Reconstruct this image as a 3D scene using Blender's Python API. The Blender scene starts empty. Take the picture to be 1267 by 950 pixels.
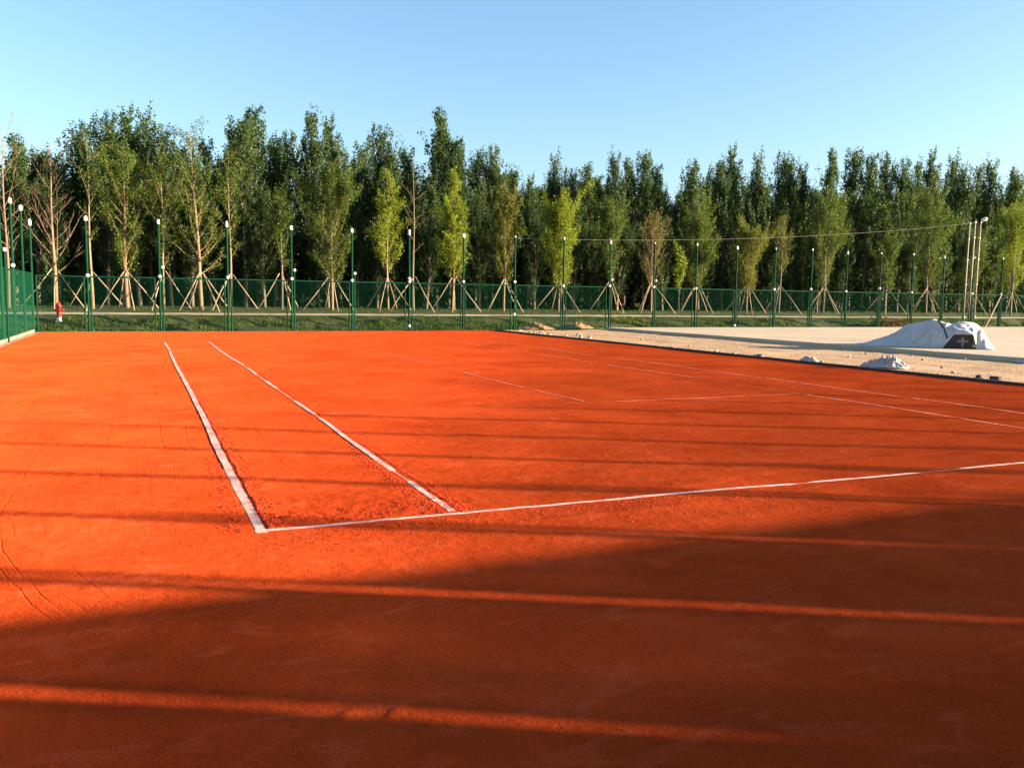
import bpy, bmesh, math, random
import numpy as np
from mathutils import Vector, Matrix, noise as mnoise

R = math.radians
sc = bpy.context.scene
COL = sc.collection
rnd = random.Random(11)
SUN_AZ, SUN_EL = -28.8, 9.65          # sun direction measured from +X (degrees), elevation

# ------------------------------------------------------------------ node helpers
def new_mat(name):
    m = bpy.data.materials.new(name); m.use_nodes = True
    nt = m.node_tree; nt.nodes.clear()
    out = nt.nodes.new('ShaderNodeOutputMaterial')
    return m, nt, out
def N(nt, t, **kw):
    n = nt.nodes.new(t)
    for k, v in kw.items():
        if k.startswith('i_'):
            n.inputs[k[2:].replace('_', ' ')].default_value = v
        else: setattr(n, k, v)
    return n
def L(nt, a, b): nt.links.new(a, b)
def noise(nt, vec, scale, detail=3, rough=.55, dist=0):
    n = N(nt, 'ShaderNodeTexNoise'); n.inputs['Scale'].default_value = scale
    n.inputs['Detail'].default_value = detail; n.inputs['Roughness'].default_value = rough
    n.inputs['Distortion'].default_value = dist
    if vec is not None: L(nt, vec, n.inputs['Vector'])
    return n.outputs['Fac']
def ramp(nt, fac, stops):
    r = N(nt, 'ShaderNodeValToRGB'); e = r.color_ramp.elements
    while len(e) < len(stops): e.new(.5)
    for k, (p, c) in enumerate(stops):
        e[k].position = p
        e[k].color = (*c, 1) if hasattr(c, '__len__') else (c, c, c, 1)
    L(nt, fac, r.inputs['Fac']); return r.outputs['Color']
def math_(nt, op, a, b=None, c=None):
    n = N(nt, 'ShaderNodeMath', operation=op)
    for i, v in enumerate((a, b, c)):
        if v is None: continue
        if isinstance(v, (int, float)): n.inputs[i].default_value = v
        else: L(nt, v, n.inputs[i])
    return n.outputs[0]
def mixc(nt, fac, a, b, blend='MIX'):
    n = N(nt, 'ShaderNodeMix', data_type='RGBA', blend_type=blend)
    for sock, v in ((n.inputs[0], fac), (n.inputs[6], a), (n.inputs[7], b)):
        if isinstance(v, (int, float)): sock.default_value = v
        elif isinstance(v, tuple): sock.default_value = (*v, 1)
        else: L(nt, v, sock)
    return n.outputs[2]
def coords(nt):
    return N(nt, 'ShaderNodeTexCoord').outputs['Object']
def bump(nt, height, strength=1., dist=.01, normal=None):
    b = N(nt, 'ShaderNodeBump'); b.inputs['Strength'].default_value = strength
    b.inputs['Distance'].default_value = dist; L(nt, height, b.inputs['Height'])
    if normal is not None: L(nt, normal, b.inputs['Normal'])
    return b.outputs['Normal']
def principled(nt, out, col, rough=.8, normal=None, spec=.3, metal=0):
    p = N(nt, 'ShaderNodeBsdfPrincipled'); p.inputs['Roughness'].default_value = rough
    p.inputs['Specular IOR Level'].default_value = spec; p.inputs['Metallic'].default_value = metal
    if isinstance(col, tuple): p.inputs['Base Color'].default_value = (*col, 1)
    else: L(nt, col, p.inputs['Base Color'])
    if normal is not None: L(nt, normal, p.inputs['Normal'])
    if out is not None: L(nt, p.outputs[0], out.inputs['Surface'])
    return p
def mottled(name, c1, c2, scale=6, rough=.85, bscale=40, bdist=.004, spec=.2, metal=0):
    m, nt, out = new_mat(name); v = coords(nt)
    col = ramp(nt, noise(nt, v, scale, 5, .6), [(.3, c1), (.7, c2)])
    principled(nt, out, col, rough, bump(nt, noise(nt, v, bscale, 4), .6, bdist), spec, metal)
    return m

# ------------------------------------------------------------------ object helpers
def tag(o, label=None, cat=None, group=None, kind=None):
    if label: o['label'] = label
    if cat: o['category'] = cat
    if group: o['group'] = group
    if kind: o['kind'] = kind
    return o
def thing(name, label, cat, loc=(0, 0, 0), rz=0, group=None):
    o = bpy.data.objects.new(name, None); COL.objects.link(o)
    o.location = loc; o.rotation_euler = (0, 0, rz); o.empty_display_size = .2
    return tag(o, label, cat, group)
class MB:
    """collects vertices and faces, then links them as one mesh object"""
    def __init__(s): s.v = []; s.f = []
    def box(s, x0, y0, z0, x1, y1, z1):
        b = len(s.v)
        s.v += [(x, y, z) for z in (z0, z1) for y in (y0, y1) for x in (x0, x1)]
        s.f += [tuple(b + i for i in q) for q in ((0, 2, 3, 1), (4, 5, 7, 6), (0, 1, 5, 4), (2, 6, 7, 3), (0, 4, 6, 2), (1, 3, 7, 5))]
        return s
    def tube(s, pts, rad, n=6, cap=True):
        pts = [Vector(p) for p in pts]; b = len(s.v); k = len(pts)
        if not hasattr(rad, '__len__'): rad = [rad] * k
        up = None
        for i, p in enumerate(pts):
            d = (pts[min(i + 1, k - 1)] - pts[max(i - 1, 0)]).normalized()
            if up is None: up = d.orthogonal().normalized()
            u = (up - d * up.dot(d))
            u = u.normalized() if u.length > 1e-5 else d.orthogonal().normalized()
            up = u; w = d.cross(u)
            for j in range(n):
                a = 2 * math.pi * j / n
                q = p + (u * math.cos(a) + w * math.sin(a)) * rad[i]
                s.v.append(tuple(q))
        for i in range(k - 1):
            for j in range(n):
                j2 = (j + 1) % n
                s.f.append((b + i * n + j, b + i * n + j2, b + (i + 1) * n + j2, b + (i + 1) * n + j))
        if cap:
            s.f.append(tuple(b + j for j in reversed(range(n))))
            s.f.append(tuple(b + (k - 1) * n + j for j in range(n)))
        return s
    def lathe(s, prof, n=16, loc=(0, 0, 0)):
        """prof: (radius, z) from bottom to top"""
        b = len(s.v); k = len(prof)
        for r_, z in prof:
            for j in range(n):
                a = 2 * math.pi * j / n
                s.v.append((loc[0] + r_ * math.cos(a), loc[1] + r_ * math.sin(a), loc[2] + z))
        for i in range(k - 1):
            for j in range(n):
                j2 = (j + 1) % n
                s.f.append((b + i * n + j, b + i * n + j2, b + (i + 1) * n + j2, b + (i + 1) * n + j))
        s.f.append(tuple(b + j for j in reversed(range(n))))
        s.f.append(tuple(b + (k - 1) * n + j for j in range(n)))
        return s
    def quad(s, a, b_, c, d):
        b = len(s.v); s.v += [tuple(a), tuple(b_), tuple(c), tuple(d)]; s.f.append((b, b + 1, b + 2, b + 3)); return s
    def build(s, name, mat, parent=None, smooth=False):
        me = bpy.data.meshes.new(name); me.from_pydata(s.v, [], s.f); me.update()
        me.materials.append(mat)
        if smooth: me.polygons.foreach_set('use_smooth', [True] * len(me.polygons))
        o = bpy.data.objects.new(name, me); COL.objects.link(o)
        if parent: o.parent = parent
        return o
def np_mesh(name, V, F, mat, parent=None, smooth=False):
    """V (n,3) and F (m,k) arrays -> one mesh object"""
    V = np.ascontiguousarray(V, np.float32); F = np.ascontiguousarray(F, np.int32)
    me = bpy.data.meshes.new(name); m, k = F.shape
    me.vertices.add(len(V)); me.vertices.foreach_set('co', V.ravel())
    me.loops.add(m * k); me.loops.foreach_set('vertex_index', F.ravel())
    me.polygons.add(m); me.polygons.foreach_set('loop_start', np.arange(m, dtype=np.int32) * k)
    me.polygons.foreach_set('loop_total', np.full(m, k, np.int32))
    me.update(calc_edges=True); me.validate()
    if smooth: me.polygons.foreach_set('use_smooth', np.ones(m, bool))
    me.materials.append(mat)
    o = bpy.data.objects.new(name, me); COL.objects.link(o)
    if parent: o.parent = parent
    return o
def grid_mesh(name, X, Y, zf, mat, parent=None, smooth=True):
    gx, gy = np.meshgrid(X, Y); Z = zf(gx, gy) if callable(zf) else zf
    V = np.stack([gx.ravel(), gy.ravel(), Z.ravel()], 1)
    nx, ny = len(X), len(Y); i = (np.arange(ny - 1)[:, None] * nx + np.arange(nx - 1)[None]).ravel()
    return np_mesh(name, V, np.stack([i, i + 1, i + nx + 1, i + nx], 1), mat, parent, smooth)
_vn = np.random.RandomState(5).rand(256, 256)
def vnoise(x, y):
    x = np.asarray(x, float); y = np.asarray(y, float)
    xi = np.floor(x).astype(int); yi = np.floor(y).astype(int); fx = x - xi; fy = y - yi
    fx = fx * fx * (3 - 2 * fx); fy = fy * fy * (3 - 2 * fy)
    g = lambda a, b: _vn[a % 256, b % 256]
    return (g(xi, yi) * (1 - fx) + g(xi + 1, yi) * fx) * (1 - fy) + (g(xi, yi + 1) * (1 - fx) + g(xi + 1, yi + 1) * fx) * fy - .5
def copy_tree(o, parent=None):
    c = o.copy(); COL.objects.link(c)
    if parent is not None: c.parent = parent
    for ch in o.children: copy_tree(ch, c)
    return c

# ------------------------------------------------------------------ materials
def clay_material():
    m, nt, out = new_mat('red_clay'); v = coords(nt)
    col = ramp(nt, noise(nt, v, .9, 6, .62, .4), [(.28, (.385, .043, .0092)), (.5, (.46, .056, .0122)), (.75, (.53, .070, .016))])
    # brushed paler blotches and darker damp dust
    sm = N(nt, 'ShaderNodeMapping'); L(nt, v, sm.inputs['Vector']); sm.inputs['Scale'].default_value = (1, 2.2, 1); sm.inputs['Rotation'].default_value = (0, 0, R(-20))
    blot = ramp(nt, noise(nt, sm.outputs[0], 2.3, 3, .5, 1.2), [(.56, 0.), (.64, 1.)])
    col = mixc(nt, math_(nt, 'MULTIPLY', blot, .36), col, (.58, .092, .034))
    damp = ramp(nt, noise(nt, v, 1.7, 5, .7), [(.56, 0.), (.74, 1.)])
    col = mixc(nt, math_(nt, 'MULTIPLY', damp, .45), col, (.34, .030, .008))
    wide = ramp(nt, noise(nt, v, .42, 4, .6, .6), [(.32, .78), (.68, 1.08)])
    col = mixc(nt, 1., col, wide, 'MULTIPLY')
    grit = ramp(nt, noise(nt, v, 130, 2, .6), [(.3, .70), (.7, 1.15)])
    col = mixc(nt, 1., col, grit, 'MULTIPLY')
    # drag-brush grooves: straight along the court, curving near the camera end
    sep = N(nt, 'ShaderNodeSeparateXYZ'); L(nt, v, sep.inputs[0])
    dy = math_(nt, 'MAXIMUM', math_(nt, 'SUBTRACT', 1.5, sep.outputs[1]), 0.)
    ww = math_(nt, 'SUBTRACT', sep.outputs[0], math_(nt, 'MULTIPLY', math_(nt, 'MULTIPLY', dy, dy), .082))
    ww = math_(nt, 'ADD', ww, math_(nt, 'MULTIPLY', noise(nt, v, .9, 3, .6), .16))
    def scratches(scale, width, lo, hi, nsc, seed):
        vo = N(nt, 'ShaderNodeTexVoronoi', voronoi_dimensions='1D'); vo.inputs['Scale'].default_value = scale
        L(nt, math_(nt, 'ADD', ww, seed), vo.inputs['W'])
        ln = ramp(nt, math_(nt, 'MULTIPLY', vo.outputs['Distance'], 1 / (scale * width)), [(0., 1.), (.45, .6), (1., 0.)])
        ms = N(nt, 'ShaderNodeMapping'); ms.inputs['Scale'].default_value = (1, .35, 1); ms.inputs['Location'].default_value = (seed, seed, 0); L(nt, v, ms.inputs['Vector'])
        return math_(nt, 'MULTIPLY', ln, ramp(nt, noise(nt, ms.outputs[0], nsc, 3, .6), [(lo, 0.), (hi, 1.)]))
    left = ramp(nt, math_(nt, 'MULTIPLY_ADD', sep.outputs[0], -.25, .5), [(.1, .25), (.6, 1.)])
    g1 = math_(nt, 'MULTIPLY', scratches(2.6, .008, .44, .60, 1.0, 3.1), left)
    g2 = math_(nt, 'MULTIPLY', scratches(9., .006, .48, .62, 1.6, 7.7), left)
    gh = math_(nt, 'ADD', g1, math_(nt, 'MULTIPLY', g2, .5))
    col = mixc(nt, math_(nt, 'MULTIPLY', gh, .30), col, (.27, .022, .006))
    pits = ramp(nt, noise(nt, v, 17, 4, .6), [(.30, 1.), (.37, 0.)])
    col = mixc(nt, math_(nt, 'MULTIPLY', pits, .35), col, (.30, .026, .007))
    gh = math_(nt, 'MULTIPLY', math_(nt, 'ADD', gh, math_(nt, 'MULTIPLY', pits, .8)), -1.)
    h = math_(nt, 'MULTIPLY', noise(nt, v, 60, 5, .65), .55)
    h = math_(nt, 'ADD', h, math_(nt, 'MULTIPLY', noise(nt, v, 14, 3, .5), .7))
    nrm = bump(nt, h, .75, .010)
    nrm = bump(nt, gh, 1., .0022, nrm)
    d = N(nt, 'ShaderNodeBsdfDiffuse'); d.inputs['Roughness'].default_value = .9
    L(nt, col, d.inputs['Color']); L(nt, nrm, d.inputs['Normal']); L(nt, d.outputs[0], out.inputs['Surface'])
    return m
M = {}
M['clay'] = clay_material()
def line_material(name, cover, white):
    m, nt, out = new_mat(name); v = coords(nt)
    big = noise(nt, v, 2.2, 3, .6); fine = noise(nt, v, 26, 5, .7)
    f = ramp(nt, math_(nt, 'ADD', math_(nt, 'MULTIPLY', big, .45), math_(nt, 'MULTIPLY', fine, .55)), [(cover - .07, 0.), (cover + .06, 1.)])
    col = mixc(nt, f, white, (.62, .085, .03))
    f2 = ramp(nt, noise(nt, v, 90, 3, .6), [(.52, 0.), (.66, .5)])
    col = mixc(nt, f2, col, (.60, .20, .11))
    principled(nt, out, col, .8, bump(nt, noise(nt, v, 50, 3), .5, .003)); return m
M['line'] = line_material('white_line_tape', .555, (.64, .46, .39))
M['line_faded'] = line_material('clay_covered_line_tape', .47, (.60, .34, .25))
M['crumb'] = mottled('damp_clay_crumbs', (.40, .030, .008), (.54, .045, .012), 20)
def sand_material():
    m, nt, out = new_mat('sandy_soil'); v = coords(nt)
    col = ramp(nt, noise(nt, v, .7, 6, .65, .5), [(.25, (.31, .185, .10)), (.5, (.40, .255, .145)), (.75, (.49, .335, .20))])
    col = mixc(nt, ramp(nt, noise(nt, v, 35, 3, .7), [(.6, 0.), (.72, .6)]), col, (.22, .14, .085))
    principled(nt, out, col, .95, bump(nt, noise(nt, v, 12, 6, .7), 1., .05)); return m
M['sand'] = sand_material()
def concrete_material():
    m, nt, out = new_mat('new_concrete'); v = coords(nt)
    col = ramp(nt, noise(nt, v, .35, 6, .6, .3), [(.3, (.40, .305, .205)), (.7, (.53, .42, .295))])
    col = mixc(nt, ramp(nt, noise(nt, v, 4, 5, .7), [(.55, 0.), (.75, .35)]), col, (.34, .26, .18))
    principled(nt, out, col, .85, bump(nt, noise(nt, v, 25, 4), .6, .01)); return m
M['concrete'] = concrete_material()
M['stone_kerb'] = mottled('weathered_kerb', (.16, .115, .075), (.27, .20, .135), 4, .9, 25, .01)
M['rubber'] = mottled('dark_edging', (.028, .024, .022), (.055, .045, .04), 8)
def ground_material():
    m, nt, out = new_mat('rough_grass_ground'); v = coords(nt)
    col = ramp(nt, noise(nt, v, .5, 6, .65, .6), [(.3, (.020, .028, .007)), (.5, (.038, .050, .012)), (.72, (.070, .082, .022))])
    col = mixc(nt, ramp(nt, noise(nt, v, 1.3, 5, .6), [(.6, 0.), (.72, .8)]), col, (.13, .095, .05))
    principled(nt, out, col, .95, bump(nt, noise(nt, v, 5, 6, .7), 1., .12)); return m
M['ground'] = ground_material()
M['path'] = mottled('pale_sandy_path', (.50, .37, .23), (.66, .52, .36), 1.2, .95, 20, .02)
def leaf_mat(name, cols, trans=.35, tr_boost=1.5, spec=.14):
    m, nt, out = new_mat(name)
    g = N(nt, 'ShaderNodeNewGeometry'); oi = N(nt, 'ShaderNodeObjectInfo')
    f = math_(nt, 'MULTIPLY_ADD', g.outputs['Random Per Island'], .75, math_(nt, 'MULTIPLY', oi.outputs['Random'], .25))
    n = len(cols); col = ramp(nt, f, [(k / (n - 1), c) for k, c in enumerate(cols)])
    d = N(nt, 'ShaderNodeBsdfPrincipled'); d.inputs['Roughness'].default_value = .5; d.inputs['Specular IOR Level'].default_value = spec
    L(nt, col, d.inputs['Base Color'])
    t = N(nt, 'ShaderNodeBsdfTranslucent'); L(nt, mixc(nt, 1., col, (tr_boost, tr_boost * 1.05, .5), 'MULTIPLY'), t.inputs['Color'])
    mx = N(nt, 'ShaderNodeMixShader'); mx.inputs[0].default_value = trans
    L(nt, d.outputs[0], mx.inputs[1]); L(nt, t.outputs[0], mx.inputs[2]); L(nt, mx.outputs[0], out.inputs['Surface'])
    return m
M['poplar_leaf'] = leaf_mat('poplar_leaves', [(.016, .036, .014), (.026, .052, .018), (.042, .076, .023), (.066, .106, .032)])
M['young_leaf'] = leaf_mat('young_green_leaves', [(.034, .060, .010), (.054, .086, .013), (.080, .116, .018)])
M['yellow_leaf'] = leaf_mat('yellow_green_leaves', [(.085, .120, .009), (.125, .165, .012), (.175, .21, .017)])
M['bronze_leaf'] = leaf_mat('bronze_green_leaves', [(.062, .078, .013), (.082, .098, .017), (.11, .115, .021)])
M['red_leaf'] = leaf_mat('reddish_leaves', [(.10, .035, .022), (.14, .06, .035), (.09, .07, .03)])
M['grass'] = leaf_mat('grass_blades', [(.025, .046, .007), (.052, .080, .011), (.100, .135, .020)])
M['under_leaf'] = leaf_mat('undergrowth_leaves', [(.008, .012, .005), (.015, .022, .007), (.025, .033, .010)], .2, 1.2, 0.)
def bark(name, c1, c2):
    m, nt, out = new_mat(name); v = coords(nt)
    mp = N(nt, 'ShaderNodeMapping'); mp.inputs['Scale'].default_value = (1, 1, .25); L(nt, v, mp.inputs['Vector'])
    f = noise(nt, mp.outputs[0], 14, 5, .65)
    principled(nt, out, ramp(nt, f, [(.3, c1), (.7, c2)]), .9, bump(nt, f, .8, .02)); return m
M['bark_grey'] = bark('poplar_bark', (.075, .058, .042), (.17, .14, .105))
M['bark_tan'] = bark('young_tree_bark', (.13, .085, .048), (.25, .18, .105))
M['bark_orange'] = bark('orange_brown_bark', (.135, .080, .045), (.22, .15, .095))
M['stake'] = bark('stripped_pole_wood', (.22, .165, .105), (.36, .28, .19))
def paint(name, c, rough=.45, metal=0., spec=.45):
    m, nt, out = new_mat(name); v = coords(nt)
    k = ramp(nt, noise(nt, v, 3, 5, .6), [(.3, .72), (.7, 1.1)])
    principled(nt, out, mixc(nt, 1., c, k, 'MULTIPLY'), rough, bump(nt, noise(nt, v, 60, 2), .15, .003), spec, metal); return m
M['green_paint'] = paint('green_fence_paint', (.003, .036, .017), .8, 0., .08)
M['white_plastic'] = paint('white_plastic', (.80, .77, .70), .5)
M['red_paint'] = paint('red_hydrant_paint', (.68, .030, .022), .4)
M['grey_metal'] = paint('galvanised_metal', (.45, .42, .37), .45, .6)
M['pale_metal'] = paint('pale_pole_paint', (.33, .275, .20), .7)
M['dark_box'] = paint('dark_crate_panel', (.018, .018, .022), .5)
M['emblem'] = paint('pale_emblem_paint', (.21, .18, .165), .75)
M['black_strap'] = paint('black_strap', (.015, .015, .016), .7)
M['wire'] = paint('pale_wire', (.25, .24, .22), .4)
def net_material(name, col, alpha):
    m, nt, out = new_mat(name); v = coords(nt)
    t = N(nt, 'ShaderNodeBsdfTransparent'); d = N(nt, 'ShaderNodeBsdfDiffuse'); d.inputs['Color'].default_value = (*col, 1)
    tl = N(nt, 'ShaderNodeBsdfTranslucent'); tl.inputs['Color'].default_value = (*col, 1)
    a = N(nt, 'ShaderNodeMixShader'); a.inputs[0].default_value = .25; L(nt, d.outputs[0], a.inputs[1]); L(nt, tl.outputs[0], a.inputs[2])
    mx = N(nt, 'ShaderNodeMixShader')
    f = ramp(nt, noise(nt, v, 1.2, 4), [(.25, alpha - .05), (.75, alpha + .05)]); L(nt, f, mx.inputs[0])
    L(nt, t.outputs[0], mx.inputs[1]); L(nt, a.outputs[0], mx.inputs[2]); L(nt, mx.outputs[0], out.inputs['Surface']); return m
M['net_far'] = net_material('green_chain_net', (.004, .028, .017), .20)
M['net_side'] = net_material('green_dense_net', (.006, .050, .028), .60)
M['net_near'] = net_material('green_shade_net', (.012, .11, .060), .94)
def tarp_material(name, c1, c2):
    m, nt, out = new_mat(name); v = coords(nt)
    col = ramp(nt, noise(nt, v, 2.0, 5, .6), [(.3, c1), (.7, c2)])
    p = principled(nt, None, col, .55, bump(nt, noise(nt, v, 5, 5, .65, 1.4), 1., .09), .4)
    t = N(nt, 'ShaderNodeBsdfTranslucent'); L(nt, col, t.inputs['Color'])
    mx = N(nt, 'ShaderNodeMixShader'); mx.inputs[0].default_value = .15
    L(nt, p.outputs[0], mx.inputs[1]); L(nt, t.outputs[0], mx.inputs[2]); L(nt, mx.outputs[0], out.inputs['Surface']); return m
M['tarp'] = tarp_material('white_tarpaulin', (.50, .50, .475), (.66, .65, .61))
M['plastic_sheet'] = tarp_material('crumpled_plastic', (.42, .37, .36), (.60, .54, .51))
M['stone'] = mottled('rubble_stone', (.20, .14, .095), (.42, .33, .24), 9)
M['dark_brick'] = mottled('dark_brick', (.05, .03, .025), (.11, .065, .05), 14)
M['earth'] = mottled('orange_earth', (.20, .105, .05), (.31, .18, .09), 3, .95, 14, .05)

# ------------------------------------------------------------------ terrain heights
def sstep(a, b, x):
    t = np.clip((x - a) / (b - a), 0, 1); return t * t * (3 - 2 * t)
def ground_z(x, y):
    x = np.asarray(x, float); y = np.asarray(y, float)
    z = -.14 + .72 * sstep(33.1, 36.5, y) + .26 * np.clip((y - 36.5) / 3.8, 0, 1)
    rough = sstep(33.0, 33.8, y) * (1 - sstep(35.4, 36.4, y)) + .25 * sstep(38.2, 39.5, y)
    return z + rough * (vnoise(x * .9, y * 1.6) * .30 + vnoise(x * 3.1 + 9, y * 3.1) * .10)
def gz(x, y): return float(ground_z(np.array([x]), np.array([y]))[0])
GX = np.unique(np.concatenate([np.linspace(-400, -12, 12), np.arange(-12, 90, .35), np.linspace(90, 500, 12)]))
GY = np.unique(np.concatenate([np.linspace(-300, 32, 14), np.arange(32.4, 44, .25), np.linspace(44, 70, 20), np.linspace(72, 600, 14)]))
tag(grid_mesh('ground', GX, GY, ground_z, M['ground']), kind='structure')

# clay court sheet: fine near the camera, with brush lumps and scuffs
CX0, CX1, CY0, CY1 = -4.28, 14.92, -7.5, 32.2
FPRINTS = [(.02, -2.72, .16, .075, .5), (.16, -2.86, .06, .03, .2), (2.7, -3.45, .13, .06, .9), (1.7, -3.4, .12, .05, 2.2)]
def clay_z(x, y):
    z = vnoise(x * .55, y * .55) * .012 + vnoise(x * 2.3 + 7, y * 2.3) * .005 + vnoise(x * 7 + 3, y * 7) * .0028
    z = z + vnoise(x * 19, y * 19 + 4) * .0022
    # churned soil inside the alley next to the lines
    w = np.exp(-((y - .35) / .45) ** 2) * sstep(-.1, .15, x) * (1 - sstep(1.3, 1.9, x))
    w = w + .7 * np.exp(-((x - .16) / .12) ** 2) * sstep(-.1, .3, y) * (1 - sstep(5, 9, y)) + .5 * np.exp(-((x - 1.5) / .12) ** 2) * sstep(0, .3, y) * (1 - sstep(6, 10, y))
    z = z + w * (vnoise(x * 24 + 1, y * 24) * .008 + vnoise(x * 9 + 1, y * 9) * .008) * sstep(.03, .12, np.abs(y + .0215 * x - .02))
    # footprint dents with raised rims
    for fx, fy, a, b, r_ in FPRINTS:
        c, s_ = math.cos(r_), math.sin(r_); u = ((x - fx) * c + (y - fy) * s_) / a; v = (-(x - fx) * s_ + (y - fy) * c) / b
        q = np.sqrt(u * u + v * v)
        z = z + .0055 * np.exp(-((q - 1.05) / .16) ** 2) * (1 + 1.2 * vnoise(x * 30, y * 30)) - .004 * np.exp(-(q / .8) ** 4)
    # low pressed strip along tyre-like scuffs on the right foreground
    z = z + .006 * np.maximum(vnoise(x * 1.1 + 30, y * 5.0) - .18, 0) * 4 * sstep(.6, 1.6, x)
    return z
ax = np.unique(np.concatenate([np.linspace(CX0, -3, 12), np.arange(-3, 4.6, .025), np.arange(4.6, CX1, .13), [CX1]]))
ay = np.unique(np.concatenate([np.linspace(CY0, -4.9, 14), np.arange(-4.9, 2.2, .025), np.arange(2.2, 9, .07), np.arange(9, CY1, .2), [CY1]]))
court = grid_mesh('clay_court', ax, ay, clay_z, M['clay']); tag(court, kind='structure')

# sandy strip, edging, concrete slab, path
tag(grid_mesh('sand_strip', np.arange(15.03, 60.1, .25), np.arange(-12, 33.0, .25),
    lambda x, y: .015 - .035 * (np.exp(-((x - 17.4 - .5 * vnoise(y * .15, 0 * y)) / .16) ** 2) + np.exp(-((x - 18.9 - .5 * vnoise(y * .15, 0 * y)) / .16) ** 2)) * (.6 + vnoise(x * 3, y * 3)) + vnoise(x * 1.3, y * 1.3) * .03 + vnoise(x * 4, y * 4) * .02 - .10 * sstep(32.2, 32.9, y), M['sand']), kind='structure')
tag(MB().box(14.925, -7.5, -.1, 15.028, 32.2, .055).build('court_edging', M['rubber']), kind='structure')
slab = MB(); yy = 9.9
for k in range(9): slab.box(21.22, -12 + k * 4.917, -.05, 75, -12 + k * 4.917 + 4.90, .142)
so = slab.build('concrete_slab', M['concrete']); tag(so, kind='structure')
bv = so.modifiers.new('soft_edges', 'BEVEL'); bv.width = .015; bv.segments = 2
tag(grid_mesh('path', np.arange(-30, 110, .5), np.linspace(36.6, 37.55, 5), lambda x, y: ground_z(x, y) + .012 + vnoise(x * .6, y) * .014, M['path']), kind='structure')
tag(grid_mesh('border_strip', np.array([-4.55, -4.42, -4.285]), np.arange(-7.6, 32.6, .4), lambda x, y: 0 * x - .012 + vnoise(x * 9, y * 2) * .02, M['sand']), kind='structure')

# ------------------------------------------------------------------ court lines
def court_line(p0, p1, w, label, gaps=(), bow=.012, seed=0, mat='line'):
    p0 = np.array(p0, float); p1 = np.array(p1, float); d = p1 - p0; ln = np.hypot(*d); d /= ln; n = np.array([-d[1], d[0]])
    st = .05; k = int(ln / st); V = []; F = []
    prev = None
    for i in range(k + 1):
        t = i * st; a = seed * 37.1
        off = bow * 2.2 * float(vnoise(t * .35 + a, 1.5)) + .004 * float(vnoise(t * 4 + a, 8))
        g_ = 1.
        for g0, g1 in gaps:
            if g0 - .1 <= t <= g1 + .1: g_ = min(g_, max(.22, 1 - min(t - g0 + .1, g1 - t + .1) * 9))
        e = []
        for q in (3.3, 5.3):
            v = w / 2 * (1 + .25 * float(vnoise(t * 6 + a, q)) + .30 * float(vnoise(t * .8 + a, q + 6)))
            e.append(v * g_ * (1 + (1 - g_) * 2.2 * float(vnoise(t * 9 + a, q - 1))))
        c = p0 + d * t + n * off; base = len(V)
        for q in (c + n * e[0], c, c - n * e[1]):
            lift = (.0012 if (q[1] < 2.2 and q[0] < 4.6) else .0045) - .0008 * (1 - g_)
            V.append((q[0], q[1], float(clay_z(np.array(q[0]), np.array(q[1]))) + lift))
        if prev is not None:
            for j in range(2): F.append((prev + j, prev + j + 1, base + j + 1, base + j))
        prev = base
    o = np_mesh('court_line', np.array(V), np.array(F)[:, ::-1], M[mat], None, True)
    return tag(o, label, 'court line', 'white lines of the court')
court_line((0, -.03), (0, 23.7), .066, 'long outer left sideline, widest and whitest, ending at the near left corner', [(19.2, 19.5)], .02, 1)
court_line((1.37, .06), (1.33, 23.7), .055, 'broken inner left sideline running up to the baseline', [(1.15, 1.5), (5.1, 5.35), (7.0, 8.6), (10.2, 11.4), (13.1, 13.6)], .03, 2)
court_line((-.035, .021), (10.9, -.212), .050, 'near baseline crossing the foreground from corner to the right edge', [(4.5, 4.6), (5.95, 6.4)], .016, 3)
court_line((1.5, 5.44), (9.55, 5.485), .040, 'faint service line across the middle of the court', [(0.2, 4.4)], .02, 4, 'line_faded')
court_line((5.45, 5.6), (5.45, 17.5), .038, 'thin centre service line running away from the service line', [(1.9, 2.2), (5.5, 8.0)], .03, 5, 'line_faded')
court_line((9.6, .05), (9.6, 23.7), .045, 'inner right sideline, reddish and half buried, meeting the service line', [(5.4, 8.4), (12, 13), (16, 18)], .03, 6, 'line_faded')
court_line((10.97, 0), (10.97, 23.7), .042, 'thin outer right sideline nearest the sand strip', [(14.0, 15.0), (19, 20.2)], .02, 7, 'line_faded')

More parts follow.
